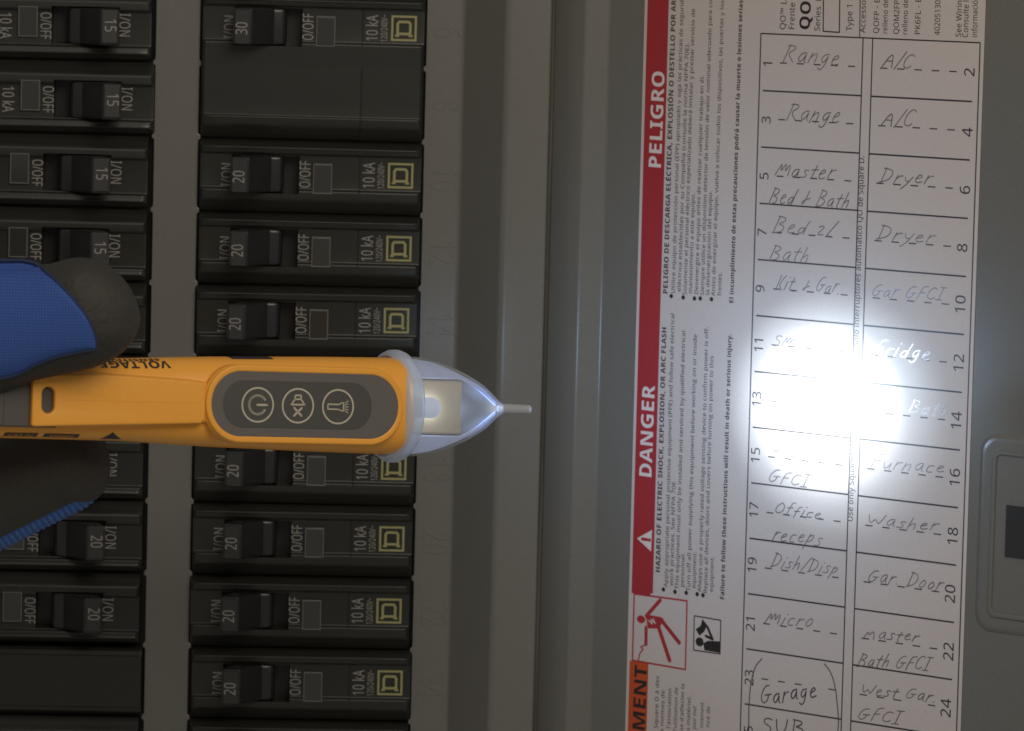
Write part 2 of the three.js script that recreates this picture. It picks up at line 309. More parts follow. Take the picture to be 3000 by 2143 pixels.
  const num = (n, x, y, cap) => { const [u, v] = pt([x, y]); X.save(); X.translate(u + cap / 2, v); X.rotate(-Math.PI / 2); X.font = '40px sans-serif'; const k = cap / 0.714 / 40; X.scale(k, k); X.fillStyle = INK; X.textAlign = 'center'; X.fillText(String(n), 0, 0); X.textAlign = 'left'; X.restore(); };
  [[1, 2251, 186], [3, 2246, 351], [5, 2240, 516], [7, 2234.5, 681], [9, 2228.5, 846], [11, 2225, 1010], [13, 2219, 1170], [15, 2215.5, 1334.6], [17, 2210, 1495], [19, 2205, 1656.5], [21, 2200.5, 1826], [23, 2196.5, 1986], [25, 2194, 2150]].forEach((a) => num(...a, 2.75));
  [[2, 2841.5, 211], [4, 2836, 387], [6, 2828.5, 557], [8, 2821, 726], [10, 2815.5, 892.5], [12, 2810, 1064], [14, 2804, 1233.6], [16, 2798.5, 1400], [18, 2793.5, 1572], [20, 2785.5, 1740.6], [22, 2780, 1909], [24, 2772.5, 2075]].forEach((a) => num(...a, 3.1));
  text('Use only Square D QO circuit breakers. Use solo interruptores automático QO de Square D.', [2500.5, 1531], [2535, 455], 1.65);
  // what is printed above the directory
  const hd = (s, a, b, cap, o) => text(s, a, b, cap, o);
  hd('QO™ L', [2302.5, 88], [2306, 0], 1.7, { more: 'oad Center' }); hd('Frente', [2329.5, 88], [2332, 7], 1.7, { more: ' para' }); hd('QOC', [2374, 90], [2380, -36], 3.2, { bold: true, more: '24US' }); hd('Series', [2404, 91.6], [2407, 19], 1.7, { more: '  E1' });
  line([[2417, -300], [2413.5, 91.6], [2461, 95], [2466, -300]], 0.3, INK); hd('Type 1', [2497.5, 91.6], [2500, 10], 1.7); line([[2520.5, 108], [2526, -300]], 0.25, INK);
  hd('Accesso', [2537, 97], [2539, 0], 1.6, { more: 'ries' }); hd('QOFP - E', [2576, 99], [2580, -4], 1.6); hd('relleno de', [2601.5, 100], [2604, -2], 1.5); hd('QOM2FP', [2635, 101.7], [2638, 0], 1.6); hd('relleno de', [2660, 103], [2663, -2], 1.5);
  hd('PK6FL - E', [2697.7, 103], [2701, -6], 1.6); hd('40205130', [2755.6, 104], [2758, 0], 1.6); hd('See Wirin', [2818.4, 109.5], [2821, 0], 1.6); hd('Consulte l', [2838, 111], [2841, 0], 1.6); hd('informació', [2865, 111], [2867, 0], 1.6);
  // pencil handwriting, drawn stroke by stroke. Each letter: width, then strokes in a box 4 wide, capitals 6 high, small letters 3.6
  const HW = {
    A: [4, '0,0 2,6 3.6,0', '.8,2 3,2'], B: [4, '.6,0 .9,6', '.5,6 3,5.6 3,4 .9,3.2 3.4,2.6 3.3,.4 .3,0'], C: [3.4, '3.2,4.8 2.2,5.8 .7,4.6 .2,2.4 .8,.4 2.4,.1 3.2,1'], D: [4, '.8,0 .9,6', '.2,5.8 2.6,5.5 3.6,3.6 3,1 .2,0'], F: [3.2, '.6,0 .8,5.8 3.2,5.9', '.7,3.2 2.6,3.3'],
    G: [4, '3,5.4 1.8,5.8 .4,3.4 .4,1 1.6,.1 2.8,1 3,2.6', '1.7,2.6 3.9,2.7'], I: [2.6, '.2,5.8 2.6,5.8', '1.4,5.8 1.2,0', '0,0 2.4,0'], K: [3.6, '.7,0 .8,6', '3.2,5.8 .9,2.6 3.4,0'], M: [4.6, '0,0 .8,5 1.6,1.6 2.8,5.2 4,0'], O: [3.8, '2,5.8 .4,4 .5,1 2,.1 3.4,1.6 3.3,4.4 2,5.8'],
    R: [4, '.6,0 .9,6', '.2,5.6 2.6,5.9 3,4.4 .9,3 3.6,0'], S: [3.4, '3,5 2,5.8 .6,5 1,3.6 2.8,2.6 2.7,.8 1.2,0 .1,.8'], U: [4, '.3,5.8 .4,1.6 1.6,.1 3,1.4 3.4,5.8'], W: [5.2, '0,4.6 1,.1 2.5,3.4 3.7,.1 5,4.9'],
    a: [3, '2.4,3.2 1.4,3.5 .3,2 .8,.2 1.9,.8 2.5,3.3 2.3,.6 2.9,.1'], c: [2.6, '2.3,3 1.3,3.5 .3,2 .8,.2 2.3,.5'], d: [3.1, '2.1,2.8 1.2,3.3 .3,1.7 .9,.2 2,1 2.9,6', '2.5,3 2.3,.1'], e: [2.7, '.4,1.8 2.2,2.3 1.8,3.5 .8,3.1 .3,1.4 1,.1 2.6,.7'],
    f: [2.4, '2.5,5.4 1.7,5.8 1.2,4.4 .7,-.6', '.2,3 2.2,3.1'], g: [3, '2.4,3.2 1.3,3.4 .4,1.9 1,.4 2,1.2 2.4,3.2 2,-1.2 .9,-1.9 .2,-1.1'], h: [3, '.9,5.8 .3,0', '.5,1.6 1.7,3.2 2.3,2.6 2.2,.1'], i: [1.3, '.8,3.3 .4,.1', '1.1,4.8 1.2,5'], k: [2.8, '.8,5.8 .3,0', '2.4,3.3 .7,1.6 2.4,0'],
    l: [1.4, '1.1,5.8 .4,.1'], m: [4.8, '0,0 .8,3.9 1.2,3.9 1.5,1 2.2,4 2.7,4 3,1 3.7,4 4.3,3.6 4.4,0'], n: [3, '.7,3.4 .2,0', '.5,1.8 1.7,3.4 2.4,2.8 2.2,.1'], o: [2.8, '1.4,3.4 .4,2.2 .6,.5 1.5,.1 2.4,1.4 2.2,3 1.4,3.4'], p: [3, '.9,3.4 0,-1.9', '.8,2.6 2.2,3.5 2.4,1.8 1.2,.6 .4,1'],
    r: [2.3, '.7,3.4 .3,0', '.5,1.9 1.3,3.3 2.3,3.2'], s: [2.5, '2.3,3 1.3,3.5 .7,2.6 2,1.4 1.7,.2 .1,.3'], t: [2.4, '1.5,5 .8,.4 1.5,.1', '.1,3.3 2.5,3.5'], u: [3, '.4,3.3 .5,.6 1.4,.1 2.4,2 2.6,3.4 2.4,.1'], w: [4, '0,3.3 .8,.1 1.9,2.8 2.7,.1 3.9,3.5'], y: [2.8, '.4,3.3 .7,1.4 1.8,1.6', '2.7,3.5 1.8,.4 .2,-1.9'],
    2: [2.8, '.4,3.6 1.6,4.4 2.2,3.4 .4,.1 2.6,.4'], '/': [2.2, '.2,-.4 2.4,6.2'], '.': [1.1, '.4,.1 .6,.25'], '&': [3.4, '1.8,5 1.6,1 .6,.2 .4,1.4 3.2,2.4'], ' ': [1.8],
  };
  function write(s, a, b, capPx, { slant = 0.44, w = 0.25, tone = 'rgb(120,112,110)' } = {}) {
    const [x0, y0] = pt(a), [x1, y1] = pt(b), cap = capPx / 12.1, total = [...s].reduce((q, ch) => q + HW[ch][0] + 0.55, 0), L = Math.hypot(x1 - x0, y1 - y0), kx = L / total, ky = cap / 6;
    let pen = 0;
    for (const ch of s) {
      const jy = (rnd() - 0.5) * 0.9, js = 0.88 + rnd() * 0.24, [adv, ...st] = HW[ch];
      for (const q of st) {
        const P = q.split(' ').map((z) => z.split(',').map(Number)).map(([x, y]) => [x0 + (x1 - x0) * (pen + x) / total + (y * js + jy) * ky * slant, y0 + (y1 - y0) * (pen + x) / total - (y * js + jy) * ky]);
        for (const [ctx, style, lw] of [[X, tone, w], [G, 'rgb(0,76,105)', w * 1.1]]) {
          ctx.strokeStyle = style; ctx.lineWidth = lw * (0.85 + 0.3 * rnd()); ctx.lineCap = ctx.lineJoin = 'round'; ctx.beginPath(); ctx.moveTo(...P[0]);
          for (let i = 1; i < P.length - 1; i++) ctx.quadraticCurveTo(...P[i], (P[i][0] + P[i + 1][0]) / 2, (P[i][1] + P[i + 1][1]) / 2);
          ctx.lineTo(...P[P.length - 1]); ctx.stroke();
        }
      }
      pen += adv + 0.55;
    }
  }
  write('Range', [2290, 183], [2462, 192], 54); write('Range', [2301, 353], [2463, 361], 58); write('master', [2271, 516], [2446, 527], 50); write('Bed & Bath', [2249, 599], [2490, 610], 48);
  write('Bed 2/', [2260, 684], [2446, 691], 46); write('Bath', [2251, 762], [2374, 768], 48); write('Kit. & Gar.', [2270, 850], [2464, 861], 45); write('Sm', [2262, 1012], [2330, 1018], 40); write('Wo', [2258, 1333], [2340, 1341], 34); write('GFCI', [2247, 1415], [2371, 1428], 40);
  write('Office', [2266, 1505], [2410, 1521], 36); write('receps', [2262, 1583], [2410, 1600], 48); write('Dish/Disp', [2256, 1662], [2457, 1686], 43); write('micro', [2241, 1828], [2384, 1841], 44); write('Garage', [2228, 2064], [2398, 2044], 60, { slant: 0.05, w: 0.3, tone: 'rgb(70,66,72)' }); write('SUB', [2230, 2152], [2365, 2158], 52, { slant: 0.05, w: 0.3, tone: 'rgb(70,66,72)' });
  write('A/C', [2585, 198], [2673, 202], 50); write('A/C', [2583, 368], [2675, 374], 55); write('Dryer', [2574, 537], [2733, 542], 44); write('Dryer', [2566, 703], [2741, 715], 44); write('Gar GFCI', [2552, 868], [2765, 882], 38); write('Fridge', [2558, 1040], [2728, 1057], 46);
  write('Bath', [2660, 1209], [2780, 1224], 40); write('Furnace', [2548, 1371], [2770, 1389], 40); write('Washer', [2537, 1538], [2752, 1556], 38); write('Gar. Door', [2539, 1707], [2764, 1730], 43); write('Master', [2531, 1871], [2694, 1882], 36); write('Bath GFCI', [2511, 1951], [2724, 1967], 42);
  write('West Gar.', [2520, 2036], [2746, 2059], 38); write('GFCI', [2509, 2111], [2641, 2123], 40);
  const c9 = (x, y) => [2150 + x / 2.675, 1550 + y / 2.675];
  for (const ps of [[[222, 1020], [180, 1070], [160, 1120], [140, 1200], [128, 1300], [122, 1400], [120, 1600]], [[715, 1060], [755, 1110], [785, 1180], [805, 1280], [818, 1400], [826, 1500], [820, 1600]]]) fat(ps.map((q) => c9(...q)), 0.3, 'rgb(70,66,72)');
  // paper fibre and faint smudges
  X.setTransform(1, 0, 0, 1, 0, 0);
  const im = X.getImageData(0, 0, W, H), d = im.data;
  for (let i = 0; i < d.length; i += 4) { const n = (rnd() + rnd() - 1) * 9; d[i] += n; d[i + 1] += n; d[i + 2] += n; }
  X.putImageData(im, 0, 0);
  const ct = new THREE.CanvasTexture(colour); ct.colorSpace = THREE.SRGBColorSpace; ct.anisotropy = 8;
  const gt = new THREE.CanvasTexture(gloss);
  const g = new THREE.BoxGeometry(LAB.u1 - LAB.u0, LAB.v1 - LAB.v0, 0.12); g.translate((LAB.u0 + LAB.u1) / 2, (LAB.v0 + LAB.v1) / 2, 0.1);
  const pos = g.attributes.position, uv = g.attributes.uv;
  for (let i = 0; i < pos.count; i++) uv.setXY(i, (pos.getX(i) - LAB.u0) / (LAB.u1 - LAB.u0), (pos.getY(i) - LAB.v0) / (LAB.v1 - LAB.v0));
  const labelBump = noiseTexture(512, [[3, 1], [7, 0.5], [40, 0.02], [256, 0.03]], 0, 255);
  const lm = std([0.93, 0.93, 0.93], 1, { map: ct, roughnessMap: gt, metalnessMap: gt, metalness: 1, bumpMap: labelBump, bumpScale: 0.00025 });
  const lab = onDoorMesh('directory_label', g, lm, door); lab.userData.label = 'white paper label with red danger band and pencilled circuit directory';
}

// ------------------------------------------------------------------ breakers
// Local frame: x from the centre strip outwards (0 .. 58.6), y up, z towards the viewer. The left column is the same breaker turned half round.
const steps = (...a) => a;
const CX = steps(0.5, 0.7, 1.0, 1.5, 2.2, 4, 8.85, 8.95, 18, 26.3, 26.4, 30, 36, 41.8, 41.9, 42.1, 42.2, 50, 56.4, 57.1, 57.6, 57.9, 58.1);
const fillet = (poly, rad, n) => { const out = [poly[0]]; for (let i = 1; i + 1 < poly.length; i++) { const [p, q, w] = [poly[i - 1], poly[i], poly[i + 1]], la = Math.hypot(q[0] - p[0], q[1] - p[1]), lb = Math.hypot(w[0] - q[0], w[1] - q[1]), d = Math.min(rad, la * 0.45, lb * 0.45); const a = [q[0] + (p[0] - q[0]) * d / la, q[1] + (p[1] - q[1]) * d / la], b = [q[0] + (w[0] - q[0]) * d / lb, q[1] + (w[1] - q[1]) * d / lb]; for (let k = 0; k <= n; k++) { const t = k / n; out.push([(1 - t) ** 2 * a[0] + 2 * t * (1 - t) * q[0] + t * t * b[0], (1 - t) ** 2 * a[1] + 2 * t * (1 - t) * q[1] + t * t * b[1]]); } } out.push(poly[poly.length - 1]); return out; };
const rowsOf = (prof) => [...new Set([...prof.map((p) => +p[0].toFixed(4)), 4.2, 4.3, 9, 13.9, 14.0])].sort((a, b) => b - a).map((t) => 9.525 - t);
const lerpT = (tab, t) => { for (let i = 0; i + 1 < tab.length; i++) if (t <= tab[i + 1][0]) { const [a, x] = tab[i], [b, y] = tab[i + 1]; return x + (y - x) * Math.max(0, (t - a) / (b - a)); } return tab[tab.length - 1][1]; };
const PROF = fillet([[0.3, -0.5], [0.75, 0.9], [1.75, 2.4], [2.1, 2.85], [2.6, 2.62], [3.6, 2.5], [3.95, 1.7], [12.75, 1.7], [13.1, 2.55], [15.5, 2.5], [16.8, 1.2], [17.8, 0.4], [18.8, -0.5]], 0.5, 6);
const BLANK = fillet([[0, 2.3], [3, 2.3], [12.9, 2.3], [13.2, 2.75], [15.4, 2.6], [16.8, 1.2], [17.8, 0.4], [18.8, -0.5]], 0.5, 6);
const OPEN = fillet([[0.3, -0.5], [0.75, 0.9], [1.75, 2.4], [2.1, 2.85], [2.6, 2.62], [3.6, 2.5], [3.95, 1.7], [12.75, 1.7], [13.1, 2.4], [19.05, 2.3]], 0.5, 6);
const endCut = (s, s0 = 0.5) => { const d = Math.min(s - s0, 58.1 - s); return d < 0.06 ? -1.2 : d < 1.1 ? 1.0 + 1.5 * Math.sqrt(Math.min(1, d / 1.05)) : 9; };
const caseZ = (tab, slot, s0) => (s, y) => {
  const t = 9.525 - y; let z = Math.min(lerpT(tab, t), endCut(s, s0));
  if (slot && s > 8.9 && s < 26.35 && t > 4.25 && t < 13.95) z = -5;
  if (s > 41.85 && s < 42.15 && (!slot || (t > 3.9 && t < 13.3)) && z > 1) z += 0.22;
  return z;
};
const LX = [-0.8, -0.6, -0.3, 0.2, ...CX.filter((x) => x > 0.6)], caseLong = grid(LX, rowsOf(PROF), caseZ(PROF, true, -0.8));
const caseGeo = grid(CX, rowsOf(PROF), caseZ(PROF, true)), blankGeo = grid(CX, rowsOf(BLANK), caseZ(BLANK, false)), openGeo = grid(CX, rowsOf(OPEN), caseZ(OPEN, true));
const sideGeo = new THREE.BoxGeometry(57.4, 18.3, 12).translate(29.3, 0, -11.2);
const handleGeo = (() => {
  const s = new THREE.Shape(); [[13.2, -4], [11.6, 1.2], [8.6, 8.6], [8.65, 9.3], [9.2, 9.75], [13.0, 10.1], [13.5, 9.9], [13.85, 9.4], [18.7, 3.2], [19.1, 2.75], [19.7, 2.6], [20.6, 2.5], [21.4, 2.2], [22.0, 1.6], [22.35, 0.6], [22.4, -4]].forEach((p, i) => i ? s.lineTo(...p) : s.moveTo(...p));
  const g = new THREE.ExtrudeGeometry(s, { depth: 7.5, bevelEnabled: true, bevelSize: 0.55, bevelOffset: -0.55, bevelThickness: 0.9, bevelSegments: 5 });
  g.rotateX(Math.PI / 2); g.translate(0, 4.3, 0);             // the width runs down from y 5.2
  return planarUV(toCreasedNormals(g, 0.4));
})();
const faceGeo = new RoundedBoxGeometry(3.7, 8.3, 0.12, 1, 0.04).rotateY(-0.092).translate(11.1, 0.3, 9.95);
const holeGeo = (() => { const g = new THREE.CylinderGeometry(0.95, 0.95, 0.06, 14); g.scale(1.25, 1, 0.75); g.translate(12.4, 5.22, 5.6); return g; })();
const lensGeo = planarUV(new RoundedBoxGeometry(4.6, 7.5, 1.6, 2, 0.28).translate(32.4, -0.35, 1.75));
const rimGeo = (() => { const q = (a, b) => [[-a, -b], [a, -b], [a, b], [-a, b]], o = new THREE.Shape(q(2.45, 3.9).map((p) => new THREE.Vector2(...p))); o.holes.push(new THREE.Path(q(2.2, 3.65).map((p) => new THREE.Vector2(...p)))); const g = new THREE.ExtrudeGeometry(o, { depth: 0.5, bevelEnabled: true, bevelSize: 0.08, bevelThickness: 0.12, bevelOffset: -0.05, bevelSegments: 3 }); return g.translate(32.4, -0.35, 2.0); })();
const vert = (g, s, y0, z) => { g.rotateZ(Math.PI / 2); g.translate(s, y0, z); return g; };
const fz = 1.79;
const offGeo = vert(textFlat('O/OFF', 2.0, 6.8), 29.2, -2.7, fz), onGeo = vert(textFlat('I/ON', 2.0, 5.9), 8.95, -2.9, fz);
const kaGeo = vert(textFlat('10 kA', 2.15, 6.6), 45.85, -2.4, fz), voltGeo = vert(textFlat('120/240V~', 1.2, 6.9), 48.35, -2.6, fz);
const emblemGeo = (() => {                                    // square frame round a slab-serif D lying on its back
  const sq = (h) => [[-h, -h], [h, -h], [h, h], [-h, h]], mk = (C, p) => { const s = new C(); p.forEach((q, i) => i ? s.lineTo(...q) : s.moveTo(...q)); s.closePath(); return s; };
  const f = mk(THREE.Shape, sq(3.3)); f.holes.push(mk(THREE.Path, sq(2.75)));
  const dd = mk(THREE.Shape, [[-2.25, -2.2], [-1.25, -2.2], [-1.25, -1.75], [1.25, -1.75], [1.25, -2.2], [2.25, -2.2], [2.25, -1.65], [1.95, -1.65], [1.95, 1.3], [1.35, 2.0], [-1.35, 2.0], [-1.95, 1.3], [-1.95, -1.65], [-2.25, -1.65]]);
  dd.holes.push(mk(THREE.Path, [[-1.3, -1.1], [1.3, -1.1], [1.3, 1.05], [1.05, 1.35], [-1.05, 1.35], [-1.3, 1.05]]));
  const g = new THREE.ShapeGeometry([f, dd]); return g.translate(52.6, 0.95, fz);
})();
const amps = {}; for (const a of ['15', '20', '30']) { const g = textFlat(a, 2.15, 3.1); g.rotateZ(Math.PI / 2); g.rotateY(-0.092); amps[a] = g.translate(12.3, -1.5, 10.13); }
const grp = 'black breakers in two columns';
function breaker(col, k, amp, label, shift = 0, poles = 1) {
  const t = thing('circuit_breaker', label, 'circuit breaker', grp);
  const body = mesh('case', poles === 2 ? openGeo : shift > 1 ? caseLong : caseGeo, M.black, t); mesh('case_side', sideGeo, M.black, body);
  if (poles === 2) { const b2 = mesh('second_pole_case', blankGeo, M.black, t); b2.position.y = -PITCH * MM; const s2 = mesh('case_side', sideGeo, M.black, b2); s2.position.y = 0; }
  const h = mesh('handle', handleGeo, M.handle, t); mesh('handle_face', faceGeo, M.handleFace, h); mesh('amp_number', amps[amp], M.print, h); mesh('handle_hole', holeGeo, M.hollow, h);
  mesh('window_rim', rimGeo, M.rim, mesh('trip_window', lensGeo, M.lens, t)); mesh('off_marking', offGeo, M.print, t); mesh('on_marking', onGeo, M.print, t);
  mesh('rating_marking', kaGeo, M.print, t); mesh('voltage_marking', voltGeo, M.print, t); mesh('emblem', emblemGeo, M.emblem, t);
  if (col === 'L' && k < 2) for (const o of t.children) if (/rating|voltage|emblem/.test(o.name)) o.position.x = -0.0062;
  const j = (rnd() - 0.5) * 0.008;
  if (col === 'R') { place(t, XM + shift, rowY(k), (rnd() - 0.5) * 0.3); t.rotation.z = j; } else { place(t, XL - shift, rowY(k), (rnd() - 0.5) * 0.3); t.rotation.z = Math.PI + j; }
  return t;
}
breaker('R', 0, '30', 'black two-pole 30 amp breaker with blank lower half', 0, 2);
const nth = ['', 'directly', 'second', 'third', 'fourth', 'fifth', 'sixth', 'seventh', 'eighth', 'ninth'];
for (let k = 2; k <= 10; k++) {
  if (k === 5) { breaker('R', k, '20', 'black 20 amp breaker lying hidden behind the orange voltage tester head'); continue; }
  breaker('R', k, '20', k === 2 ? 'black 20 amp breaker directly below the two-pole 30 amp breaker' : `${nth[k - 1]} black 20 amp breaker below the two-pole 30 amp breaker, same column`, [0, 0, 0, 0, -0.2, 0, 0, -0.1, -0.4, 0.3, 0][k]);
}
const left = { 0: ['15', 'black 15 amp breaker beside the two-pole breaker, topmost of its column', 0.4], 1: ['15', 'second 15 amp breaker of its column, level with the two-pole breaker lower half', -0.5], 2: ['15', 'third 15 amp breaker of its column, two above the glove thumb', 2.0], 3: ['15', 'fourth 15 amp breaker of its column, its lower edge meeting the glove thumb', 2.1],
  4: ['20', 'breaker mostly covered by the blue glove thumb', 1.9], 5: ['20', 'breaker behind the handle end of the voltage tester', 1.8], 6: ['20', 'breaker half covered by the grey glove finger below the tester', 1.9], 7: ['20', 'black 20 amp breaker touched by the blue ribbed edge of the glove', 1.8], 8: ['20', 'black 20 amp breaker directly above the blank filler plate', 2.2] };
for (const k of Object.keys(left)) breaker('L', +k, left[k][0], left[k][1], left[k][2]);
breaker('L', 10, '20', 'black breaker directly below the blank filler plate', 1.9);
{
  const t = thing('filler_plate', 'blank black filler plate closing an empty breaker slot', 'filler plate');
  const z = (s, y) => { const q = 9.525 - y; return Math.min(lerpT([[0.35, -5], [0.9, 0.4], [1.6, 1.2], [2.6, 1.3], [2.8, 1.6], [16.2, 1.6], [16.4, 1.3], [17.5, 1.1], [18.2, 0.2], [18.7, -5]], q), endCut(s) - 0.6); };
  mesh('plate', grid(CX, [0.35, 0.9, 1.6, 2.6, 2.8, 5, 9, 13, 16.2, 16.4, 17.5, 18.2, 18.7].map((q) => 9.525 - q).reverse(), z), M.black, t); mesh('clip_block', sideGeo, M.black, t);
  place(t, XL, rowY(9), 0); t.rotation.z = Math.PI;
}

// ------------------------------------------------------------------ voltage tester
// Local frame: x along the axis to the tip (0 at the collar), y up, z out of the button face.
const tester = thing('voltage_tester', 'orange pen-shaped voltage tester with three buttons and clear lit tip', 'voltage tester');
const TO = new THREE.Vector3(-32.1911, -8.8673, 115.2534), TX = new THREE.Vector3(0.9052, -0.0488, -0.4221).normalize(), TZ0 = new THREE.Vector3(0.4249, 0.0967, 0.9), TY = TZ0.clone().cross(TX).normalize(), TZ = TX.clone().cross(TY);
tester.matrix.copy(new THREE.Matrix4().makeBasis(TX, TY, TZ).setPosition(TO.clone().multiplyScalar(MM))); tester.matrix.decompose(tester.position, tester.quaternion, tester.scale);
const bw = (x) => lerpT([[-112, 9.2], [-98, 9.3], [-70, 9.45], [-48, 10.4], [-20, 11.1], [0, 11.4]], x), bh = (x) => lerpT([[-112, 8.8], [-98, 9.0], [-60, 9.4], [-48, 10.2], [-8, 10.9], [0, 11.2]], x);
const NP = 2.9, spow = (v, e) => Math.sign(v) * Math.pow(Math.abs(v), e);
const bodyPt = (x, f, out = 0) => [x, (bw(x) + out) * spow(Math.sin(f), 2 / NP), (bh(x) + out) * spow(Math.cos(f), 2 / NP)];
{
  const pos = [], idx = [], uv = [], xs = [...range(-112, -2, 60), -1.2, -0.6, -0.2, 0, 0.001], n = 72;
  xs.forEach((x, i) => { for (let j = 0; j <= n; j++) { const inset = x > -1.3 ? 1 - Math.sqrt(Math.max(0, 1 - ((x + 1.2) / 1.2) ** 2)) : 0, o = i === xs.length - 1 ? -11 : -1.1 * inset, p = bodyPt(Math.min(x, 0), j / n * 2 * Math.PI, o); pos.push(...p); uv.push(x, j / n * 68); } });
  for (let i = 0; i + 1 < xs.length; i++) for (let j = 0; j < n; j++) { const a = i * (n + 1) + j, b = a + n + 1; idx.push(a, b, b + 1, a, b + 1, a + 1); }
  const g = new THREE.BufferGeometry(); g.setAttribute('position', new THREE.Float32BufferAttribute(pos, 3)); g.setAttribute('uv', new THREE.Float32BufferAttribute(uv, 2)); g.setIndex(idx); g.computeVertexNormals();
  mesh('body', g, M.orange, tester);
  const stadium = (x0, x1, h, r = h) => { const s = new THREE.Shape(); s.absarc(x0 + r, -h + r, r, Math.PI, 1.5 * Math.PI); s.absarc(x1 - r, -h + r, r, -Math.PI / 2, 0); s.absarc(x1 - r, h - r, r, 0, Math.PI / 2); s.absarc(x0 + r, h - r, r, Math.PI / 2, Math.PI); s.closePath(); return s; };
  const shift = (g) => { g.translate(0, -0.28, 0); return g; };
  // raised boss with a rounded rim that frames the button pad
  const rimS = stadium(-53.2, -3.9, 8.5, 8.4); rimS.holes.push(stadium(-52.5, -4.6, 7.75, 7.6));
  const boss = new THREE.ExtrudeGeometry(stadium(-53.6, -3.4, 8.6, 8.5), { depth: 3.2, bevelEnabled: true, bevelSize: 0.9, bevelThickness: 0.9, bevelOffset: -0.5, bevelSegments: 6, curveSegments: 24 });
  boss.translate(0, 0, 7.4); mesh('button_boss', planarUV(shift(toCreasedNormals(boss, 0.8))), M.orange, tester);
  const rim = new THREE.ExtrudeGeometry(rimS, { depth: 0.35, bevelEnabled: true, bevelSize: 0.45, bevelThickness: 0.42, bevelOffset: -0.05, bevelSegments: 5, curveSegments: 24 });
  rim.translate(0, 0, 11.25); mesh('button_rim', planarUV(shift(toCreasedNormals(rim, 0.9))), M.orange, tester);
  const pad = new THREE.ExtrudeGeometry(stadium(-52.3, -4.8, 7.45, 7.3), { depth: 0.5, bevelEnabled: true, bevelSize: 0.2, bevelThickness: 0.2, bevelOffset: -0.1, bevelSegments: 3, curveSegments: 24 });
  pad.translate(0, 0, 11.2); const padM = mesh('button_pad', planarUV(shift(pad)), M.padGrey, tester);
  const inner = new THREE.ExtrudeGeometry(stadium(-49.2, -11.9, 5.3, 4.9), { depth: 0.06, bevelEnabled: true, bevelSize: 0.12, bevelThickness: 0.05, bevelSegments: 2, curveSegments: 24 });
  inner.translate(0, 0, 11.87); mesh('button_field', planarUV(shift(inner)), M.padDark, padM);
  const ring = () => new THREE.RingGeometry(3.68, 4.08, 56), iz = 12.03, w = 0.36;
  const at = (g, x) => { g.translate(x, -0.45, iz); return g; };
  const arc = arcPts(0, 0, 2.15, 0.62, 2 * Math.PI - 0.62, 30);
  mesh('power_button', at(mergeGeometries([ring(), stroke(arc, 0.55), stroke([[-0.1, 0], [2.35, 0]], 0.5)].map((g) => g.index ? g.toNonIndexed() : g)), -40.75), M.icon, tester);
  const mute = [[[-0.75, 2.4], [0.75, 2.4], [0.75, 1.5], [-0.75, 1.5], [-0.75, 2.4]], [[-0.75, 1.5], [-1.7, 0.25], [1.7, 0.25], [0.75, 1.5]]].map((p) => stroke(p, w));
  mesh('mute_button', at(mergeGeometries([ring(), ...mute, stroke([[-0.95, -2.3], [0.95, -0.5]], 0.5), stroke([[0.95, -2.3], [-0.95, -0.5]], 0.5)].map((g) => g.index ? g.toNonIndexed() : g)), -30.6), M.icon, tester);
  const torch = [stroke([[-2.6, 0.55], [-2.6, -0.6], [0.2, -0.6], [0.9, -0.95], [1.4, -0.95], [1.4, 0.9], [0.9, 0.9], [0.2, 0.5], [-2.6, 0.55]], 0.3), ...[-0.7, -0.35, 0, 0.35, 0.7].map((a) => stroke([[1.75, a * 1.25], [2.6, a * 2.0]], 0.2))];
  mesh('light_button', at(mergeGeometries([ring(), ...torch].map((g) => g.index ? g.toNonIndexed() : g)), -20.4), M.icon, tester);
  // pocket clip with its slot, seam and the dark tail it hooks over
  const cs = new THREE.Shape(); [[-95.8, -6.2], [-95.8, 4.9], [-95, 5.3], [-79, 5.6], [-58, 4.7], [-54.6, 4.4], [-53.6, 3.4], [-53.6, -4.0], [-54.6, -5.0], [-79, -5.9], [-95, -6.5]].forEach((p, i) => i ? cs.lineTo(...p) : cs.moveTo(...p));
  const sl = new THREE.Path(); sl.absarc(-91.95, 0.95, 1.5, 0, Math.PI); sl.absarc(-91.95, -1.95, 1.5, Math.PI, 2 * Math.PI); cs.holes.push(sl);
  const clip = new THREE.ExtrudeGeometry(cs, { depth: 0.8, bevelEnabled: true, bevelSize: 0.5, bevelThickness: 0.5, bevelOffset: -0.5, bevelSegments: 4, curveSegments: 12 });
  clip.translate(0, 0, 10.5); const clipM = mesh('pocket_clip', planarUV(toCreasedNormals(clip, 0.5)), M.orange, tester);
  const wedge = new THREE.ExtrudeGeometry((() => { const s = new THREE.Shape(); [[-88, -5.9], [-88, 5.5], [-79, 5.6], [-58, 4.7], [-53, 4.2], [-53, -4.6], [-79, -5.9]].forEach((p, i) => i ? s.lineTo(...p) : s.moveTo(...p)); return s; })(), { depth: 0.3, bevelEnabled: true, bevelSize: 0.7, bevelThickness: 2.2, bevelOffset: -0.3, bevelSegments: 4 });
  wedge.translate(0, 0, 8.35); mesh('clip_base', planarUV(toCreasedNormals(wedge, 0.5)), M.orange, tester);
  const seam = new THREE.BoxGeometry(33, 0.16, 0.1); seam.translate(-71.5, -0.4, 11.77); mesh('clip_seam', seam, std([0.8, 0.3, 0.03], 0.5), clipM);
  const tail = new RoundedBoxGeometry(17, 12.6, 4, 3, 0.5); tail.translate(-100.6 + 3, -0.4, 8.2); mesh('tail', planarUV(tail), M.darkPlastic, tester);
